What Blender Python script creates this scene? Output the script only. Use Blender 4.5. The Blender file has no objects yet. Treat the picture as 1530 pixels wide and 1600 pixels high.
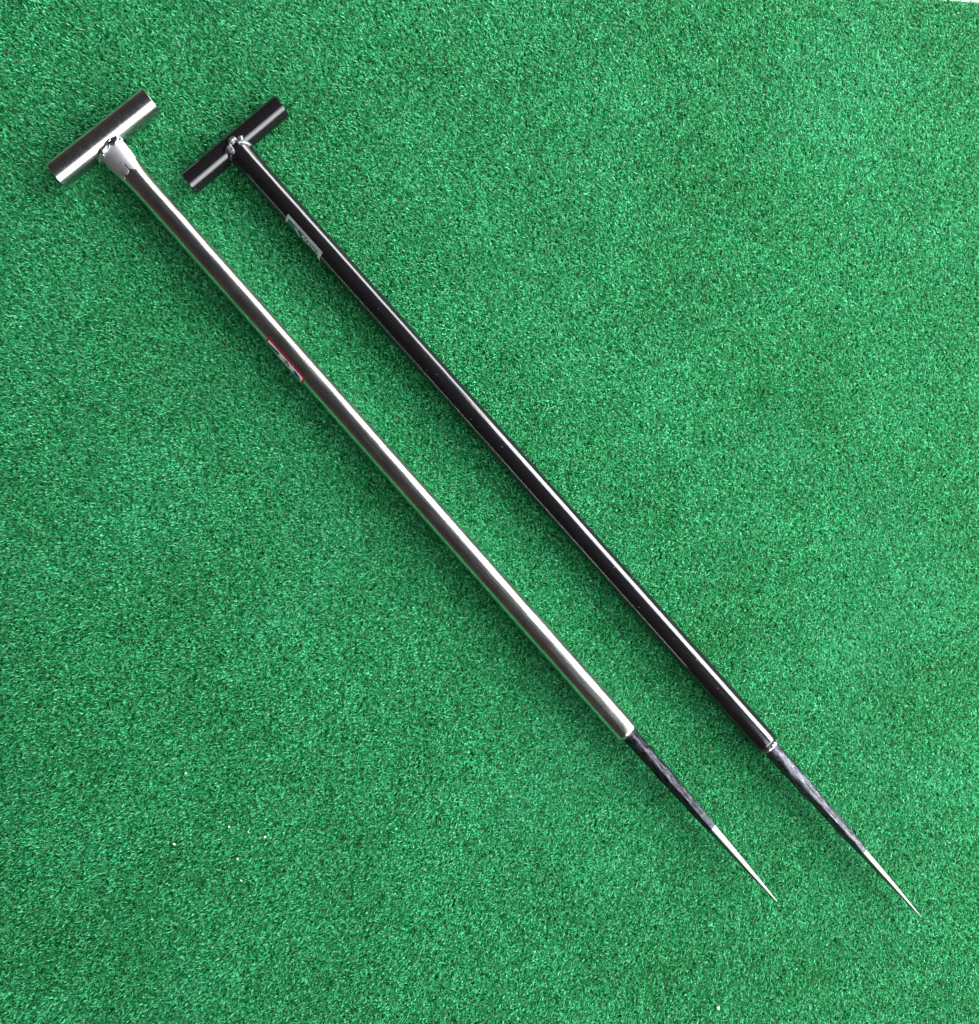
import bpy, bmesh, math, random
import numpy as np
from mathutils import Vector, Matrix, Euler, noise

random.seed(7)
rng = np.random.default_rng(11)
SC = bpy.context.scene
COL = SC.collection

# ------------------------------------------------------------------ camera
F_PX = 1500.0                 # focal length in photo pixels (1530 x 1600)
NX, NY = 800.0, 960.0         # photo pixel straight below the phone
MM_PX = 0.00085               # metres per photo pixel on the ground
CAM_H = F_PX * MM_PX
cam_d = bpy.data.cameras.new('camera')
cam_d.sensor_width = 36.0
cam_d.lens = F_PX / 1600.0 * 36.0
cam_d.shift_x = (765.0 - NX) / 1600.0
cam_d.shift_y = (NY - 800.0) / 1600.0
cam_d.clip_start = 0.01
cam_d.clip_end = 100.0
cam = bpy.data.objects.new('camera', cam_d)
COL.objects.link(cam)
cam.location = (0, 0, CAM_H)
SC.camera = cam

# ------------------------------------------------------------------ world, lamps, exposure
world = bpy.data.worlds.new('World')
SC.world = world
world.use_nodes = True
bg = world.node_tree.nodes['Background']
wt = world.node_tree
wtc = wt.nodes.new('ShaderNodeTexCoord'); wsp = wt.nodes.new('ShaderNodeSeparateXYZ'); wrp = wt.nodes.new('ShaderNodeValToRGB')
wt.links.new(wtc.outputs['Generated'], wsp.inputs[0])
wt.links.new(wsp.outputs['Z'], wrp.inputs['Fac'])
wrp.color_ramp.elements[0].position = 0.0
wrp.color_ramp.elements[0].color = (0.095, 0.052, 0.036, 1)     # warm dim surroundings at eye level
wrp.color_ramp.elements[1].position = 0.75
wrp.color_ramp.elements[1].color = (0.028, 0.027, 0.031, 1)     # dark roof above
wt.links.new(wrp.outputs['Color'], bg.inputs['Color'])
bg.inputs['Strength'].default_value = 1.0


def area(name, loc, target, sx, sy, power, color):
    d = bpy.data.lights.new(name, 'AREA')
    d.shape = 'RECTANGLE'
    d.size, d.size_y = sx, sy
    d.energy = power
    d.color = color
    o = bpy.data.objects.new(name, d)
    COL.objects.link(o)
    o.location = loc
    v = Vector(target) - Vector(loc)
    o.rotation_euler = v.to_track_quat('-Z', 'Y').to_euler()
    return o


# broad soft daylight from the open side, to the right of the tools
area('daylight_opening', (2.2, 0.85, 1.30), (0.0, 0.0, 0.0), 3.2, 1.7, 275, (0.94, 0.975, 1.0))
# the same opening goes on past the upper edge of the mat
area('daylight_far_end', (0.95, 2.65, 0.85), (0.0, 0.4, 0.0), 2.8, 0.9, 95, (0.94, 0.975, 1.0))
# and on past the spikes, set dimmer there
area('daylight_near_end', (1.75, -1.75, 1.65), (0.0, 0.0, 0.0), 2.4, 1.7, 78, (0.94, 0.975, 1.0))
# overhead lamp above the spikes, added for the highlight bands on handles and shafts
area('added_overhead_light', (1.45, -1.25, 2.4), (0.3, -0.3, 0.0), 1.7, 1.7, 40, (0.94, 0.975, 1.0))

SC.render.engine = 'CYCLES'
SC.cycles.max_bounces = 5
SC.cycles.diffuse_bounces = 2
SC.cycles.glossy_bounces = 3
SC.cycles.transmission_bounces = 2
SC.view_settings.view_transform = 'Standard'
SC.view_settings.look = 'None'
SC.view_settings.gamma = 1.0
SC.view_settings.exposure = 0.0
SC.view_settings.use_curve_mapping = False


# ------------------------------------------------------------------ helpers
def P(px, py, z=0.0):
    """photo pixel -> point on the plane at height z"""
    s = (CAM_H - z) / F_PX
    return Vector(((px - NX) * s, (NY - py) * s, z))


def tag(o, label=None, cat=None, group=None, kind=None):
    if label: o['label'] = label
    if cat: o['category'] = cat
    if group: o['group'] = group
    if kind: o['kind'] = kind
    return o


def empty(name, loc, rz=0.0):
    o = bpy.data.objects.new(name, None)
    o.empty_display_size = 0.05
    COL.objects.link(o)
    o.location = loc
    o.rotation_euler = (0, 0, rz)
    return o


def mesh_obj(name, verts, faces, mat, parent=None, smooth=True, sharp=40):
    me = bpy.data.meshes.new(name)
    me.from_pydata([tuple(v) for v in verts], [], faces)
    me.validate()
    bm = bmesh.new(); bm.from_mesh(me)
    bmesh.ops.recalc_face_normals(bm, faces=bm.faces[:])
    if smooth:
        lim = math.radians(sharp)
        for f in bm.faces: f.smooth = True
        for e in bm.edges:
            if len(e.link_faces) == 2 and e.calc_face_angle(0) > lim:
                e.smooth = False
    bm.to_mesh(me); bm.free()
    me.materials.append(mat)
    o = bpy.data.objects.new(name, me)
    COL.objects.link(o)
    if parent: o.parent = parent
    return o


def loft(rings, cap0=True, cap1=True, close=True):
    n = len(rings[0]); V = []; Fc = []
    for r in rings: V.extend(r)
    for i in range(len(rings) - 1):
        for j in range(n if close else n - 1):
            a, b = i * n + j, i * n + (j + 1) % n
            Fc.append((a, b, b + n, a + n))
    if cap0: Fc.append(tuple(range(n))[::-1])
    if cap1: Fc.append(tuple(range((len(rings) - 1) * n, len(rings) * n)))
    return V, Fc


def ss(a, b, x):
    t = min(1, max(0, (x - a) / (b - a)))
    return t * t * (3 - 2 * t)


def interp(tab, x):
    if x <= tab[0][0]: return tab[0][1]
    for (x0, y0), (x1, y1) in zip(tab, tab[1:]):
        if x <= x1: return y0 + (y1 - y0) * (x - x0) / (x1 - x0)
    return tab[-1][1]


# ------------------------------------------------------------------ materials
class NT:
    def __init__(s, name):
        s.m = bpy.data.materials.new(name); s.m.use_nodes = True
        s.t = s.m.node_tree; s.n = s.t.nodes; s.l = s.t.links
        s.b = s.n['Principled BSDF']; s.out = s.n['Material Output']

    def add(s, typ, **kw):
        n = s.n.new(typ)
        for k, v in kw.items():
            if k.startswith('i_'):
                key = k[2:].replace('_', ' ')
                n.inputs[key].default_value = v
            else:
                setattr(n, k, v)
        return n

    def link(s, a, b): s.l.new(a, b)

    def coords(s, scale=(1, 1, 1)):
        tc = s.add('ShaderNodeTexCoord'); mp = s.add('ShaderNodeMapping')
        mp.inputs['Scale'].default_value = scale
        s.link(tc.outputs['Object'], mp.inputs['Vector'])
        return mp.outputs['Vector']

    def noise(s, vec, scale, detail=4, rough=0.6, dist=0.0):
        n = s.add('ShaderNodeTexNoise')
        n.inputs['Scale'].default_value = scale
        n.inputs['Detail'].default_value = detail
        n.inputs['Roughness'].default_value = rough
        n.inputs['Distortion'].default_value = dist
        s.link(vec, n.inputs['Vector'])
        return n.outputs['Fac']

    def ramp(s, fac, stops, interp='LINEAR'):
        r = s.add('ShaderNodeValToRGB'); r.color_ramp.interpolation = interp
        el = r.color_ramp.elements
        while len(el) < len(stops): el.new(0.5)
        for e, (p, c) in zip(el, stops):
            e.position = p
            e.color = c if len(c) == 4 else (*c, 1)
        s.link(fac, r.inputs['Fac'])
        return r.outputs['Color']

    def mix(s, fac, a, b, blend='MIX'):
        m = s.add('ShaderNodeMix', data_type='RGBA', blend_type=blend)
        for v, k in ((fac, 0), (a, 6), (b, 7)):
            if hasattr(v, 'is_linked'): s.link(v, m.inputs[k])
            elif isinstance(v, tuple): m.inputs[k].default_value = (*v, 1) if len(v) == 3 else v
            else: m.inputs[k].default_value = v
        return m.outputs[2]

    def bump(s, h, strength, dist):
        b = s.add('ShaderNodeBump')
        b.inputs['Strength'].default_value = strength
        b.inputs['Distance'].default_value = dist
        s.link(h, b.inputs['Height'])
        s.link(b.outputs['Normal'], s.b.inputs['Normal'])


def g(v): return (v, v, v)


def mat_steel(name, col, r0, r1, streak=(3, 90, 90), metal=1.0, bump=0.05):
    t = NT(name); v = t.coords(streak)
    n = t.noise(v, 14, 5, 0.65)
    v2 = t.coords((9, 9, 9)); n2 = t.noise(v2, 3.2, 4, 0.6)
    t.link(t.ramp(n, [(0.3, g(r0)), (0.75, g(r1))]), t.b.inputs['Roughness'])
    dark = tuple(c * 0.72 for c in col)
    t.link(t.mix(t.ramp(n2, [(0.35, g(0)), (0.72, g(1))]), col, dark), t.b.inputs['Base Color'])
    t.b.inputs['Metallic'].default_value = metal
    t.bump(n, bump, 0.0006)
    return t.m


M = {}
M['steel'] = mat_steel('brushed_steel', (0.72, 0.70, 0.68), 0.20, 0.31, (1.5, 26, 26), bump=0.03)
M['handle_steel'] = mat_steel('handle_steel', (0.70, 0.69, 0.69), 0.20, 0.29, (8, 26, 26), bump=0.02)
M['matte_steel'] = mat_steel('matte_steel', (0.78, 0.77, 0.80), 0.46, 0.6, (20, 60, 60))
M['ground_steel'] = mat_steel('ground_steel', (0.17, 0.165, 0.155), 0.28, 0.40, (6, 80, 80))


def mat_forged(name, dark, light, lo, hi, rough=(0.3, 0.5)):
    t = NT(name)
    v = t.coords((40, 90, 90)); n = t.noise(v, 3.0, 6, 0.72, 0.4)
    v2 = t.coords((160, 300, 300)); n2 = t.noise(v2, 2.5, 4, 0.6)
    mx = t.mix(0.35, n, n2)
    t.link(t.ramp(mx, [(lo, dark), (hi, light)]), t.b.inputs['Base Color'])
    t.link(t.ramp(n2, [(0.3, g(rough[0])), (0.7, g(rough[1]))]), t.b.inputs['Roughness'])
    t.b.inputs['Metallic'].default_value = 0.85
    t.bump(mx, 0.45, 0.0012)
    return t.m


M['forged'] = mat_forged('forged_scale', (0.006, 0.006, 0.009), (0.11, 0.112, 0.128), 0.44, 0.74)
M['forged_worn'] = mat_forged('forged_worn', (0.010, 0.010, 0.014), (0.16, 0.162, 0.182), 0.40, 0.72, (0.28, 0.45))


def mat_weld(name, dark, light, lo, hi, rough, metal, scale):
    t = NT(name); v = t.coords((1, 1, 1)); n = t.noise(v, scale, 2, 0.5, 0.6)
    t.link(t.ramp(n, [(lo, dark), (hi, light)]), t.b.inputs['Base Color'])
    t.b.inputs['Roughness'].default_value = rough
    t.b.inputs['Metallic'].default_value = metal
    return t.m


M['weld'] = mat_weld('weld_metal', (0.012, 0.012, 0.014), (0.55, 0.55, 0.57), 0.40, 0.54, 0.24, 0.9, 75)
M['weld_bright'] = mat_weld('weld_bright', (0.40, 0.40, 0.41), (0.75, 0.75, 0.76), 0.35, 0.6, 0.3, 1.0, 70)
M['black_weld'] = mat_weld('painted_weld', (0.012, 0.012, 0.013), (0.27, 0.27, 0.28), 0.42, 0.62, 0.22, 0.5, 60)

def mat_black(name, rough):
    t = NT(name)
    v = t.coords((1, 1, 1))
    vn = t.add('ShaderNodeTexVoronoi', feature='F1')
    vn.inputs['Scale'].default_value = 150
    t.link(v, vn.inputs['Vector'])
    sp = t.ramp(vn.outputs['Distance'], [(0.0, g(1)), (0.11, g(0))])
    cell = t.add('ShaderNodeSeparateColor'); t.link(vn.outputs['Color'], cell.inputs[0])
    pick = t.ramp(cell.outputs[0], [(0.86, g(0)), (0.9, g(0.8))])
    dust = t.mix(1.0, sp, pick, 'MULTIPLY')
    v2 = t.coords((4, 30, 30)); n = t.noise(v2, 6, 5, 0.6)
    base = t.mix(n, (0.0035, 0.0035, 0.004), (0.009, 0.0085, 0.010))
    t.link(t.mix(dust, base, (0.45, 0.44, 0.42)), t.b.inputs['Base Color'])
    t.link(t.ramp(n, [(0.3, g(rough)), (0.8, g(rough * 2.1))]), t.b.inputs['Roughness'])
    t.b.inputs['Specular IOR Level'].default_value = 0.8
    v3 = t.coords((60, 120, 120)); n3 = t.noise(v3, 4, 3, 0.5)
    t.bump(n3, 0.06, 0.0008)
    return t.m


M['black_paint'] = mat_black('black_gloss_paint', 0.10)


def mat_plain(name, col, rough=0.45, var=0.25, scale=120):
    t = NT(name); v = t.coords((1, 1, 1)); n = t.noise(v, scale, 4, 0.6)
    t.link(t.mix(n, tuple(c * (1 - var) for c in col), tuple(min(1, c * (1 + var)) for c in col)), t.b.inputs['Base Color'])
    t.b.inputs['Roughness'].default_value = rough
    return t.m


M['red'] = mat_plain('sticker_red', (0.42, 0.012, 0.03), 0.3)
M['white'] = mat_plain('sticker_white', (0.86, 0.88, 0.86), 0.3, 0.08)
M['blue'] = mat_plain('sticker_blue', (0.006, 0.07, 0.30), 0.3)
M['teal'] = mat_plain('sticker_teal', (0.004, 0.15, 0.19), 0.3)
M['sticker_grey'] = mat_plain('sticker_grey', (0.34, 0.33, 0.31), 0.35, 0.2)
M['sticker_green'] = mat_plain('sticker_green', (0.004, 0.12, 0.075), 0.3)
M['sticker_ink'] = mat_plain('sticker_ink', (0.01, 0.05, 0.036), 0.35)
M['sticker_pale'] = mat_plain('sticker_pale', (0.42, 0.60, 0.50), 0.35, 0.15)
M['crumb'] = mat_plain('crumb', (0.85, 0.80, 0.72), 0.7, 0.1, 400)
M['backing'] = mat_plain('turf_backing', (0.006, 0.035, 0.016), 0.9, 0.4, 60)
M['concrete'] = mat_plain('pale_floor', (0.42, 0.385, 0.34), 0.7, 0.12, 30)


def mat_fibre():
    t = NT('turf_fibre')
    at = t.add('ShaderNodeAttribute'); at.attribute_name = 'tint'
    geo = t.add('ShaderNodeNewGeometry')
    n1 = t.noise(geo.outputs['Position'], 5.5, 4, 0.65)
    n2 = t.noise(geo.outputs['Position'], 45, 3, 0.6)
    col = t.ramp(at.outputs['Fac'], [(0.0, (0.002, 0.060, 0.014)), (0.45, (0.011, 0.27, 0.082)),
                                     (0.85, (0.058, 0.57, 0.225)), (0.965, (0.17, 0.74, 0.37)),
                                     (0.985, (0.13, 0.15, 0.06))])
    col = t.mix(t.ramp(n1, [(0.35, g(0)), (0.7, g(1))]), col,
                t.mix(1.0, col, (0.62, 0.72, 0.58), 'MULTIPLY'))
    n3 = t.noise(geo.outputs['Position'], 3.2, 3, 0.55, 0.5)
    col = t.mix(t.ramp(n3, [(0.48, g(0)), (0.72, g(0.22))]), col, (0.055, 0.42, 0.21))
    col = t.mix(t.ramp(n2, [(0.35, g(0)), (0.7, g(0.6))]), col,
                t.mix(1.0, col, (0.72, 0.80, 0.66), 'MULTIPLY'))
    t.link(col, t.b.inputs['Base Color'])
    t.b.inputs['Roughness'].default_value = 0.42
    t.b.inputs['Specular IOR Level'].default_value = 0.30
    tr = t.add('ShaderNodeBsdfTranslucent'); t.link(col, tr.inputs['Color'])
    mx = t.add('ShaderNodeMixShader'); mx.inputs['Fac'].default_value = 0.10
    t.link(t.b.outputs[0], mx.inputs[1]); t.link(tr.outputs[0], mx.inputs[2])
    t.link(mx.outputs[0], t.out.inputs['Surface'])
    return t.m


M['fibre'] = mat_fibre()

# ------------------------------------------------------------------ setting: floor and turf mat
PILE = 0.0065                       # pile height; the tools rest on z = 0
ZB = -PILE
mesh_obj('floor', [(-1.2, -1.2, ZB - 0.004), (1.2, -1.2, ZB - 0.004), (1.2, 1.4, ZB - 0.004), (-1.2, 1.4, ZB - 0.004)],
         [(0, 1, 2, 3)], M['concrete'], smooth=False)
tag(bpy.data.objects['floor'], kind='structure')

e0, e1 = P(1478, -4.5, 0), P(1532, -0.5, 0)          # upper edge of the mat crosses the frame corner
ed = (e1 - e0).normalized()
en = Vector((ed.y, -ed.x, 0))                  # points into the mat
mid = e0 + ed * ((P(765, 800) - e0).dot(ed))
HALF_W, LEN = 0.90, 1.75
c4 = [mid - ed * HALF_W, mid + ed * HALF_W, mid + ed * HALF_W + en * LEN, mid - ed * HALF_W + en * LEN]
bv = [(c.x, c.y, ZB) for c in c4] + [(c.x, c.y, ZB - 0.003) for c in c4]
mat_o = mesh_obj('turf_mat', bv, [(3, 2, 1, 0), (4, 5, 6, 7), (0, 1, 5, 4), (1, 2, 6, 5), (2, 3, 7, 6), (3, 0, 4, 7)],
                 M['backing'], smooth=False)
tag(mat_o, 'green artificial turf mat of short curly fibres lying under both metal bars', 'turf mat')

# ------------------------------------------------------------------ tool layout (from photo pixels)
TOOLS = {
    'silver': dict(h=(162.8, 216.5), a=(158.9, 216.5), tip=(1214.8, 1409.5), r=0.0160, rh=0.0179,
                   ends=((88, 275.6), (237.5, 157.4))),
    'black': dict(h=(367.5, 226.5), a=(363.6, 226.5), tip=(1444, 1437.5), r=0.0158, rh=0.0150,
                  ends=((294.8, 287.4), (440, 165.6))),
}
for k, d in TOOLS.items():
    d['A'] = P(*d['a'], d['r']); d['T'] = P(*d['tip'], d['r'])
    v = d['T'] - d['A']; d['len'] = v.length
    d['rz'] = math.atan2(v.y, v.x)
    d['pxm'] = v.length / (Vector(d['tip']) - Vector(d['a'])).length   # metres per pixel along the bar
    d['E0'], d['E1'] = P(*d['ends'][0], d['rh']), P(*d['ends'][1], d['rh'])

# ------------------------------------------------------------------ turf pile
def fibre_clump(k, nb, rad):
    V, Fc, tint = [], [], []
    for i in range(nb):
        root = Vector((random.uniform(-rad, rad), random.uniform(-rad, rad), 0))
        az = random.uniform(0, 2 * math.pi)
        L = random.uniform(0.0060, 0.0096)
        w = random.uniform(0.00031, 0.00050)
        lean = random.uniform(0.15, 0.75); curl = random.uniform(0.25, 1.3)
        turn = random.uniform(-1.3, 1.3)
        pts = [root]; p = root.copy(); a = lean * 0.5; z = az
        nseg = 4
        for s in range(nseg):
            a += curl / nseg * 1.15
            z += turn / nseg
            d = Vector((math.sin(a) * math.cos(z), math.sin(a) * math.sin(z), math.cos(a)))
            p = p + d * (L / nseg)
            if p.z > PILE * 1.22: p.z = PILE * 1.22 - random.random() * 0.0004
            pts.append(p.copy())
        base = len(V)
        tw = random.uniform(-0.5, 0.5)
        for s, q in enumerate(pts):
            zz = az + turn * s / nseg + math.pi / 2 + tw
            ww = w * (1.0 if s < nseg else 0.45)
            o = Vector((math.cos(zz), math.sin(zz), 0)) * ww
            V += [q - o, q + o]
        for s in range(nseg):
            b = base + 2 * s
            Fc.append((b, b + 1, b + 3, b + 2))
        tv = min(1, max(0, random.gauss(0.53, 0.29)))
        if random.random() < 0.012: tv = 1.0
        elif tv > 0.955: tv = 0.95
        for s in range(nseg + 1): tint += [tv, tv]
    me = bpy.data.meshes.new('fibre_clump')
    me.from_pydata([tuple(v) for v in V], [], Fc)
    at = me.attributes.new('tint', 'FLOAT', 'POINT')
    at.data.foreach_set('value', tint)
    for pl in me.polygons: pl.use_smooth = True
    me.materials.append(M['fibre'])
    return bpy.data.objects.new('fibre_clump', me)


NCL = 20
TILE = 0.060
clumps = bpy.data.collections.new('fibre_clumps')
for k in range(NCL): clumps.objects.link(fibre_clump(k, int(0.68 * (TILE * 1000) ** 2), TILE / 2))
nu, nv = int(2 * HALF_W / TILE), int(LEN / TILE)
uu, vv = np.meshgrid(np.arange(nu), np.arange(nv), indexing='ij')
uu = (uu.ravel() + 0.5) * TILE - HALF_W
vv = (vv.ravel() + 0.5) * TILE + 0.003
px = mid.x + ed.x * uu + en.x * vv
py = mid.y + ed.y * uu + en.y * vv
n_pts = len(px)
pm = bpy.data.meshes.new('turf_pile')
pm.vertices.add(n_pts)
co = np.stack([px, py, np.full(n_pts, ZB - 0.0002)], 1).astype(np.float32)
pm.vertices.foreach_set('co', co.ravel())
rot = np.zeros((n_pts, 3), np.float32)
rot[:, 2] = math.atan2(ed.y, ed.x) + rng.integers(0, 4, n_pts) * math.pi / 2
pm.attributes.new('rot', 'FLOAT_VECTOR', 'POINT').data.foreach_set('vector', rot.ravel())
sc3 = np.ones((n_pts, 3), np.float32)
pm.attributes.new('scl', 'FLOAT_VECTOR', 'POINT').data.foreach_set('vector', sc3.ravel())
pm.attributes.new('idx', 'INT', 'POINT').data.foreach_set('value', rng.integers(0, NCL, n_pts).astype(np.int32))
pm.materials.append(M['fibre'])
pile = bpy.data.objects.new('turf_pile', pm)
COL.objects.link(pile)
pile.parent = mat_o
tag(pile, kind='stuff')
ng = bpy.data.node_groups.new('scatter_fibres', 'GeometryNodeTree')
ng.interface.new_socket('Geometry', in_out='INPUT', socket_type='NodeSocketGeometry')
ng.interface.new_socket('Geometry', in_out='OUTPUT', socket_type='NodeSocketGeometry')
gi, go = ng.nodes.new('NodeGroupInput'), ng.nodes.new('NodeGroupOutput')
iop = ng.nodes.new('GeometryNodeInstanceOnPoints')
ci = ng.nodes.new('GeometryNodeCollectionInfo'); ci.inputs['Collection'].default_value = clumps
ci.inputs['Separate Children'].default_value = True
ci.inputs['Reset Children'].default_value = True
iop.inputs['Pick Instance'].default_value = True


def named(nm, typ):
    a = ng.nodes.new('GeometryNodeInputNamedAttribute'); a.data_type = typ
    a.inputs['Name'].default_value = nm
    return a.outputs['Attribute']


e2r = ng.nodes.new('FunctionNodeEulerToRotation')
ng.links.new(named('rot', 'FLOAT_VECTOR'), e2r.inputs[0])
ng.links.new(e2r.outputs[0], iop.inputs['Rotation'])
ng.links.new(named('scl', 'FLOAT_VECTOR'), iop.inputs['Scale'])
ng.links.new(named('idx', 'INT'), iop.inputs['Instance Index'])
ng.links.new(gi.outputs[0], iop.inputs['Points'])
ng.links.new(ci.outputs[0], iop.inputs['Instance'])
ng.links.new(iop.outputs[0], go.inputs[0])
pile.modifiers.new('scatter', 'NODES').node_group = ng


# ------------------------------------------------------------------ digging bars
def ring(x, ry, rz, n=48, p=2.0, roll=0.0, cz=0.0, cy=0.0, rough=0.0, seed=0.0):
    out = []
    for j in range(n):
        a = 2 * math.pi * j / n
        c, s = math.cos(a), math.sin(a)
        k = (abs(c) ** p + abs(s) ** p) ** (-1 / p)
        y, z = k * c, k * s
        if roll:
            y, z = y * math.cos(roll) - z * math.sin(roll), y * math.sin(roll) + z * math.cos(roll)
        f = 1.0
        if rough: f += rough * noise.noise(Vector((x * 55, y * 2.2 + seed, z * 2.2)))
        out.append(Vector((x, cy + y * ry * f, cz + z * rz * f)))
    return out


def pipe_profile(d, which):
    """half width, half height of the shaft at local x"""
    r = d['r']; pm_ = d['pxm']
    if which == 'silver':
        t = 1 - ss(22 * pm_, 108 * pm_, d['x'])
        return r + (24 * pm_ - r) * t, r + (0.0118 - r) * t
    t = 1 - ss(12 * pm_, 60 * pm_, d['x'])
    return r + 0.0006 * t, r - 0.0012 * t


def surf(d, which, x, phi, off=0.0):
    """point on the shaft surface: phi from the top, + towards local +Y"""
    d['x'] = x
    a, b = pipe_profile(d, which)
    return Vector((x, (a + off) * math.sin(phi), d['r'] + (b + off) * math.cos(phi)))


def patch(name, d, which, x0, x1, p0, p1, off, mat, parent, nx=10, np_=10, th=0.00012, edge=None):
    top, bot = [], []
    V, Fc = [], []
    for i in range(nx + 1):
        for j in range(np_ + 1):
            u, v = i / nx, j / np_
            if edge:
                xx, pp = edge(u, v)
            else:
                xx, pp = x0 + (x1 - x0) * u, p0 + (p1 - p0) * v
            V.append(surf(d, which, xx, pp, off))
    nV = len(V)
    V += [None] * nV
    k = 0
    for i in range(nx + 1):
        for j in range(np_ + 1):
            u, v = i / nx, j / np_
            if edge: xx, pp = edge(u, v)
            else: xx, pp = x0 + (x1 - x0) * u, p0 + (p1 - p0) * v
            V[nV + k] = surf(d, which, xx, pp, off - th); k += 1
    id_ = lambda i, j: i * (np_ + 1) + j
    for i in range(nx):
        for j in range(np_):
            q = (id_(i, j), id_(i + 1, j), id_(i + 1, j + 1), id_(i, j + 1))
            Fc.append(q); Fc.append(tuple(nV + t for t in q[::-1]))
    rim = [id_(i, 0) for i in range(nx + 1)] + [id_(nx, j) for j in range(1, np_ + 1)] + \
          [id_(i, np_) for i in range(nx - 1, -1, -1)] + [id_(0, j) for j in range(np_ - 1, 0, -1)]
    for a, b in zip(rim, rim[1:] + rim[:1]): Fc.append((a, b, nV + b, nV + a))
    return mesh_obj(name, V, Fc, mat, parent)


def sticker_strokes(name, d, which, polys, off, mat, parent, th=0.0001):
    """flat printed shapes wrapped on the shaft; polys in (x metres, phi radians)"""
    V, Fc = [], []
    for poly in polys:
        ps = [p for x, p in poly]; lo, hi = min(ps), max(ps)
        n = max(1, int(math.ceil((hi - lo) / math.radians(4))))
        rows = []
        for i in range(n + 1):
            f = lo + (hi - lo) * min(0.999, max(0.001, i / n)); xs = []
            for (xa, pa), (xb, pb) in zip(poly, poly[1:] + poly[:1]):
                if (pa - f) * (pb - f) < 0: xs.append(xa + (xb - xa) * (f - pa) / (pb - pa))
            if len(xs) > 1: rows.append((min(xs), max(xs), f))
        if len(rows) < 2: continue
        rings_ = [[surf(d, which, x0, f, off), surf(d, which, x1, f, off), surf(d, which, x1, f, off - th), surf(d, which, x0, f, off - th)] for x0, x1, f in rows]
        v_, f_ = loft(rings_)
        b = len(V); V += v_; Fc += [tuple(b + t for t in q) for q in f_]
    return mesh_obj(name, V, Fc, mat, parent, smooth=False)


def tube_handle(name, d, root, mat):
    inv = root.matrix_basis.inverted()
    a, b = inv @ d['E0'], inv @ d['E1']
    ax = (b - a).normalized(); side = Vector((0, 0, 1)).cross(ax).normalized(); up = ax.cross(side)
    rh = d['rh']; n = 64; L = (b - a).length
    def rg(t, r, jit=0.0):
        c = a + ax * t
        return [c + (side * math.cos(q) + up * math.sin(q)) * r for q in [2 * math.pi * j / n for j in range(n)]]
    wall = 0.0020; ch = 0.0005
    rings = [rg(0, rh - ch), rg(ch, rh)]
    N = 40
    for i in range(1, N): rings.append(rg(ch + (L - 2 * ch) * i / N, rh))
    rings += [rg(L - ch, rh), rg(L, rh - ch), rg(L, rh - wall), rg(L * 0.66, rh - wall), rg(L * 0.33, rh - wall), rg(0, rh - wall), rg(0, rh - ch)]
    V, Fc = loft(rings, False, False)
    return mesh_obj(name, V, Fc, mat, root, sharp=30), a, ax, side


def saddle(d, root, n, hy, hz, off):
    """curve where the shaft end meets the round handle; local coords"""
    inv = root.matrix_basis.inverted()
    a, b = inv @ d['E0'], inv @ d['E1']
    ax = (b - a).normalized(); c0 = (a + b) / 2
    side = Vector((ax.y, -ax.x, 0))
    if side.x < 0: side = -side
    pts = []
    for i in range(n):
        q = 2 * math.pi * i / n
        y, z = hy * math.sin(q), hz * math.cos(q)
        dz = d['r'] + z - d['rh']
        k = math.sqrt(max(1e-8, d['rh'] ** 2 - min(dz * dz, d['rh'] ** 2 * 0.98)))
        # solve x on the handle surface for this y
        t = (y - c0.y) / ax.y if abs(ax.y) > 1e-6 else 0
        base = c0 + ax * t
        x = base.x + k / abs(side.x)
        pts.append((Vector((x + off, y, d['r'] + z)), q))
    return pts


def weld_bead(name, pts, rad, mat, root, seed, ripple=0.05, nseg=14, amp=0.45):
    V, Fc = [], []
    n = len(pts)
    for i in range(n):
        p, q = pts[i]; pn = pts[(i + 1) % n][0]; pp = pts[i - 1][0]
        t = (pn - pp).normalized()
        u = Vector((0, math.sin(q), math.cos(q))); u = (u - t * u.dot(t)).normalized(); w = t.cross(u)
        rr = rad * (1 + ripple * math.sin(i * 2 * math.pi * 11 / n + 0.8 * math.sin(3 * q + seed)))
        for j in range(nseg):
            a = 2 * math.pi * j / nseg
            dv = u * math.cos(a) + w * math.sin(a)
            f = 1 + amp * noise.noise((p + dv * rad) * 80 + Vector((seed, 0, 0)))
            V.append(p + dv * rr * f)
    for i in range(n):
        for j in range(nseg):
            a, b = i * nseg + j, i * nseg + (j + 1) % nseg
            c, e = ((i + 1) % n) * nseg + (j + 1) % nseg, ((i + 1) % n) * nseg + j
            Fc.append((a, b, c, e))
    return mesh_obj(name, V, Fc, mat, root, sharp=80)


def blob(name, c, rx, ry, rz, mat, root, seed, amp=0.35, sub=3):
    bm = bmesh.new()
    bmesh.ops.create_icosphere(bm, subdivisions=sub, radius=1)
    for v in bm.verts:
        f = 1 + amp * noise.noise(v.co * 1.7 + Vector((seed, seed * 0.3, 0)))
        v.co = Vector((v.co.x * rx * f, v.co.y * ry * f, v.co.z * rz * f)) + Vector(c)
    V = [v.co.copy() for v in bm.verts]; Fc = [tuple(v.index for v in f.verts) for f in bm.faces]
    bm.free()
    return mesh_obj(name, V, Fc, mat, root, sharp=80)


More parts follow.
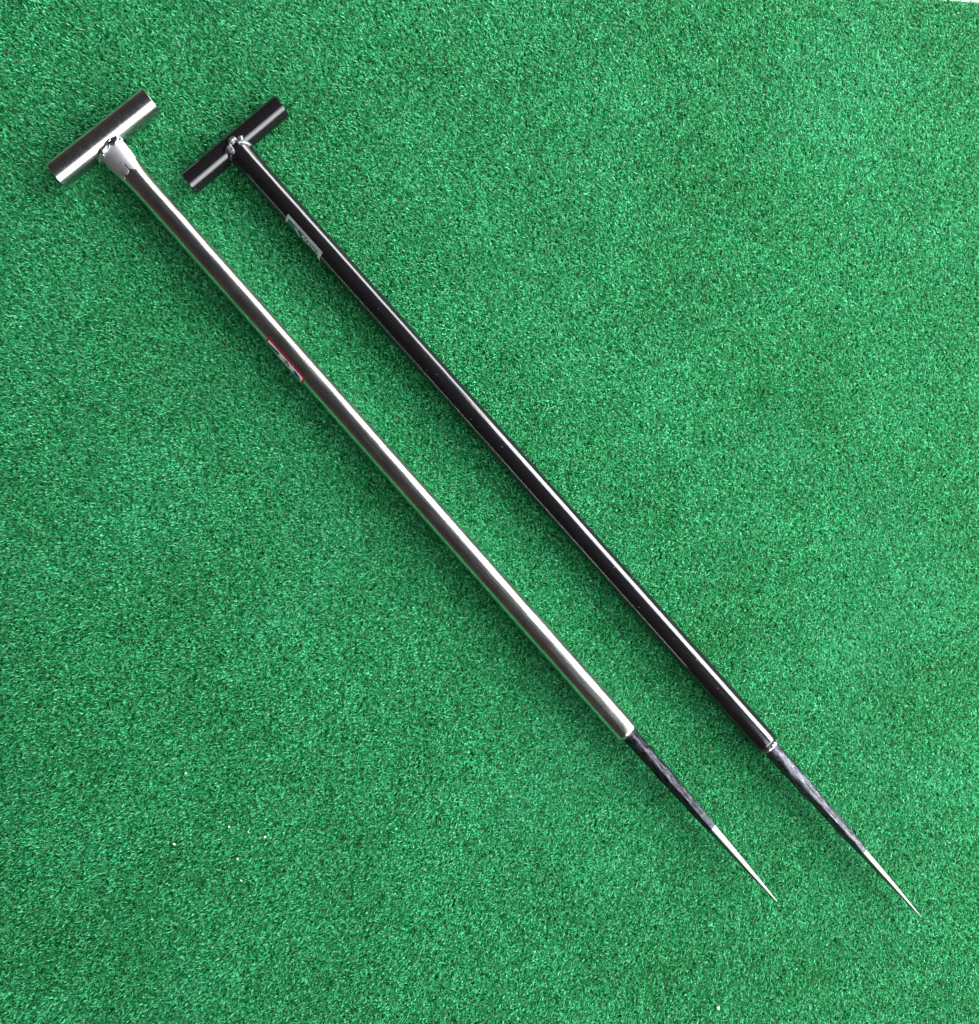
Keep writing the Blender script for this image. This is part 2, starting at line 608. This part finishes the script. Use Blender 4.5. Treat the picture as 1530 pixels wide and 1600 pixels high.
def make_bar(which, label):
    d = TOOLS[which]; r = d['r']; k = d['pxm']
    root = empty('digging_bar', (d['A'].x, d['A'].y, 0), d['rz'])
    bpy.context.view_layer.update()
    tag(root, label, 'digging bar')
    sil = which == 'silver'
    body = M['steel'] if sil else M['black_paint']
    tube_handle('handle', d, root, M['handle_steel'] if sil else M['black_paint'])
    # shaft tube, coped against the handle at the top, closed and rounded at the lower end
    xe = (1243 if sil else 1257) * k
    d['x'] = 12 * k
    rings = []
    N = 150
    x0 = 8 * k
    for i in range(N + 1):
        x = x0 + (xe - 0.006 - x0) * (i / N) ** 1.25
        d['x'] = x; a, b = pipe_profile(d, which)
        rings.append(ring(x, a, b, 72, cz=r, rough=0.004 if sil else 0.003, seed=3 if sil else 9))
    for t in (0.25, 0.5, 0.75, 0.95, 1.0):
        x = xe - 0.006 + 0.006 * t
        q = r * (1 - 0.20 * t ** 2.2)
        rings.append(ring(x, q, q, 72, cz=r))
    V, Fc = loft(rings)
    shaft = mesh_obj('shaft', V, Fc, body, root, sharp=50)
    # spike: hand-forged square bar drawn to a point
    if sil:
        W = [(1236, 21.5), (1262, 20.5), (1290, 19), (1335, 20), (1370, 18.3), (1415, 15.6), (1448, 13.8), (1477, 12.2), (1520, 9.4), (1550, 6.8), (1575, 3.9), (1593, 0.9)]
        xg = 1438
    else:
        W = [(1250, 22), (1270, 21.5), (1310, 21.5), (1350, 20), (1385, 17.8), (1420, 17), (1452, 14.5), (1480, 12.6), (1520, 10.2), (1555, 7.4), (1590, 4.4), (1618, 0.9)]
        xg = 1480
    tip = W[-1][0]; x_s = W[0][0]
    def sp_ring(xp, scale=1.0):
        w = interp(W, xp) * k * 0.5
        sq = ss(x_s + 20, x_s + 150, xp)
        p = 2.3 + 3.4 * sq
        roll = -math.radians((46 if sil else 38) - (18 if sil else 10) * ss(xg - 70, xg + 5, xp)) + 0.10 * math.sin(xp * 0.02) * (1 - ss(xg - 60, xg + 30, xp))
        prj = 1.0 + 0.24 * sq            # a rotated square is wider than its half side
        hh = w / prj * 1.12
        return ring(xp * k, hh * scale, hh * scale, 40, p=p, roll=roll, cz=r - 0.0012 * ss(x_s, tip, xp),
                    rough=0.10 * (1 - 0.85 * ss(xg - 10, xg + 10, xp)) , seed=5 if sil else 17)
    xs1 = [x_s + (xg - x_s) * i / 60 for i in range(61)]
    V, Fc = loft([sp_ring(x) for x in xs1])
    mesh_obj('spike', V, Fc, M['forged'] if sil else M['forged_worn'], root, sharp=35)
    sp = bpy.data.objects[root.children[-1].name] if root.children else None
    xs2 = [xg + (tip - xg) * i / 40 for i in range(41)]
    V, Fc = loft([sp_ring(x, 0.985 if i == 0 else 1.0) for i, x in enumerate(xs2)])
    tp = mesh_obj('spike_tip', V, Fc, M['ground_steel'], root, sharp=35)
    tp['label'] = 'bright ground steel point'
    # weld between handle and shaft
    d['x'] = 24 * k; a, b = pipe_profile(d, which)
    pts = saddle(d, root, 150, a * 0.96, b * 0.96, 0.0008)
    wd = weld_bead('weld_bead', pts, 0.0034 if sil else 0.0032, M['weld'] if sil else M['black_weld'], root, 2.0 if sil else 6.0)
    if sil:
        top = [p for p, q in pts]
        for y_, dx, rx, ry, rz_, m in ((0.0115, -0.001, 0.0068, 0.0068, 0.0048, 'weld_bright'), (0.003, -0.004, 0.0042, 0.0085, 0.0028, 'weld_bright'),
                                       (-0.007, 0.002, 0.0036, 0.0090, 0.0042, 'weld'), (-0.014, 0.001, 0.0055, 0.0050, 0.0045, 'weld'),
                                       (-0.002, 0.003, 0.0028, 0.0058, 0.0030, 'weld')):
            pz = min((p for p in top if p.z > r), key=lambda p: abs(p.y - y_))
            blob('weld_lump', (pz.x + dx, pz.y, pz.z + 0.001), rx, ry, rz_, M[m], wd, y_ * 900, 0.35)
    else:
        top = [p for p, q in pts]
        for y_, dx, rx, ry, rz_ in ((0.008, -0.0015, 0.0052, 0.0066, 0.0042), (0.001, -0.0006, 0.0044, 0.0062, 0.0036), (-0.0080, 0.0012, 0.0060, 0.0066, 0.0046)):
            pz = min((p for p in top if p.z > r), key=lambda p: abs(p.y - y_))
            blob('weld_lump', (pz.x + dx, pz.y, pz.z + 0.0008), rx, ry, rz_, M['black_weld'], wd, y_ * 900, 0.5)
    # weld ring where the spike enters the shaft
    w = interp(W, x_s) * k * 0.5
    pts = [(Vector((xe + (0.0002 if sil else 0.0022), (w + 0.0012) * math.sin(q), r + (w + 0.0012) * math.cos(q))), q) for q in [2 * math.pi * i / 120 for i in range(120)]]
    weld_bead('spike_weld', pts, 0.0019 if sil else 0.0030, M['forged'] if sil else M['weld_bright'], root, 12.0, 0.10, 12, 0.3)

    if sil:
        # matte sheet over the flattened end, with three rounded tongues
        xa, xb, xc = 27 * k, 62 * k, 79 * k
        tong = [(-0.98, -0.66, 80 * k), (-0.60, -0.02, 78.5 * k), (0.06, 0.72, 79.5 * k)]
        p0, p1 = -1.05, 1.12
        pl = patch('end_plate', d, which, xa, xb, p0, p1, 0.00055, M['matte_steel'], root, 14, 24, 0.0005)
        for (q0, q1, xt) in tong:
            def edge(u, v, q0=q0, q1=q1, xt=xt):
                s = 2 * v - 1
                ln = (xt - xb) * (0.55 + 0.45 * math.sqrt(max(0, 1 - s * s * 0.98)))
                return xb - 0.0002 + ln * u, q0 + (q1 - q0) * v
            patch('tongue', d, which, 0, 0, 0, 0, 0.00056, M['matte_steel'], pl, 8, 12, 0.0005, edge)
        # red-bordered sticker on the lower-left flank
        x0_, x1_ = 411 * k, 497 * k
        a0, a1 = -math.radians(31), -math.radians(150)
        st = patch('sticker', d, which, x0_, x1_, a1, a0, 0.0002, M['red'], root, 16, 24)
        st['label'] = 'red-bordered white sticker with blue print'
        b_ = math.radians(10.5); e_ = 3.2 * k
        patch('sticker_field', d, which, x0_ + e_, x1_ - e_, a1 + b_, a0 - b_, 0.0003, M['white'], st, 16, 24)
        D = math.radians
        def quad(xa, xb, pa, pb, sk=0.0): return [(xa * k, D(-pa)), (xb * k, D(-pa)), ((xb + sk) * k, D(-pb)), ((xa + sk) * k, D(-pb))]
        sticker_strokes('sticker_print', d, which,
                        [[(415 * k, D(-53)), (428 * k, D(-52)), (437 * k, D(-45)), (441 * k, D(-50)), (440 * k, D(-64)), (430 * k, D(-70)), (415 * k, D(-78))],
                         quad(451, 453, 46, 52), quad(453.5, 458.5, 47, 55, 1), quad(458, 463, 49, 62, 2), quad(454, 457, 58, 70)], 0.0004, M['teal'], st)
        sticker_strokes('sticker_print', d, which,
                        [[(474 * k, D(-52)), (479 * k, D(-47)), (486 * k, D(-51)), (489 * k, D(-58)), (490 * k, D(-72)), (477 * k, D(-74))],
                         quad(455, 460, 44, 49)], 0.00042, M['blue'], st)
    else:
        x0_, x1_ = 146 * k, 226 * k
        D = math.radians
        a0, a1 = -D(27), -D(140)
        st = patch('sticker', d, which, x0_, x1_, a1, a0, 0.0002, M['sticker_grey'], root, 16, 24)
        st['label'] = 'grey sticker with green emblem and small lettering'
        patch('sticker_field', d, which, x0_ + 2.0 * k, x1_ - 5 * k, a1 + D(5), -D(41), 0.00028, M['sticker_ink'], st, 16, 24)
        sticker_strokes('sticker_print', d, which,
                        [[(151 * k, D(-50)), (158 * k, D(-44)), (168 * k, D(-42)), (176 * k, D(-48)), (181 * k, D(-58)), (180 * k, D(-85)), (165 * k, D(-85)), (153 * k, D(-75))]],
                        0.0003, M['sticker_green'], st)
        def quad(xa, xb, pa, pb, sk=0.0): return [(xa * k, D(-pa)), (xb * k, D(-pa)), ((xb + sk) * k, D(-pb)), ((xa + sk) * k, D(-pb))]
        pol = [quad(148, 150.5, 34, 62), quad(149, 160, 34, 39, 3),
               [(165 * k, D(-52)), (168 * k, D(-50)), (178 * k, D(-60)), (180 * k, D(-74)), (176 * k, D(-70)), (174 * k, D(-62))],
               [(169 * k, D(-42)), (171 * k, D(-41)), (175 * k, D(-48)), (173 * k, D(-49))],
               quad(193, 223, 38.5, 41.0), quad(221, 225.5, 40, 80)]
        # small capitals: an initial letter and a run of narrow letters
        pol += [quad(184, 189, 44, 49, 0), quad(184, 185.5, 49, 62, -1), quad(187.5, 189, 49, 64, 0)]
        pol += [quad(192, 195, 43, 46, 0), quad(191.5, 193, 46, 62, -1), quad(193, 196, 58, 62, -1)]
        for q, x_ in enumerate((198, 201.5, 205, 208.5, 212, 215, 218)):
            pol.append(quad(x_, x_ + 1.4, 44 + (q % 2) * 3, 62 - (q % 3) * 4, -1.2))
            if q % 2 == 0: pol.append(quad(x_ + 1.2, x_ + 2.6, 52, 56, 0))
        sticker_strokes('sticker_lettering', d, which, pol, 0.00042, M['sticker_pale'], st)
    return root


make_bar('silver', 'bare steel digging bar with T-handle, red-bordered sticker and dark spike')
make_bar('black', 'glossy black painted digging bar with T-handle, grey sticker and steel spike')

# ------------------------------------------------------------------ crumbs in the turf
spots = [(290, 1208, 2.2), (358, 1292, 3.2), (388, 1300, 2.4), (414, 1308, 3.6), (272, 1319, 3.2), (371, 1342, 2.4),
         (377, 1376, 2.8), (1122, 1575, 4.2), (1066, 1017, 2.0)]
bm = bmesh.new(); bmesh.ops.create_icosphere(bm, subdivisions=1, radius=1)
for v in bm.verts: v.co *= 1 + 0.35 * noise.noise(v.co * 2.3)
cm = bpy.data.meshes.new('crumb'); bm.to_mesh(cm); bm.free(); cm.materials.append(M['crumb'])
for (x, y, s) in spots[:8]:
    o = bpy.data.objects.new('crumb', cm); COL.objects.link(o)
    rr = s * MM_PX * 0.62
    o.location = P(x, y, 0.0013); o.scale = (rr, rr * random.uniform(0.7, 1.2), rr * 0.8)
    o.rotation_euler = (random.random(), random.random(), random.random() * 6)
    if x > 1000:
        tag(o, 'lone white crumb in the turf on the spike side, away from the crumb cluster', 'crumb', 'white crumbs in the turf')
    else:
        tag(o, 'tiny white crumb in the loose cluster on the bare steel bar side of the turf', 'crumb', 'white crumbs in the turf')
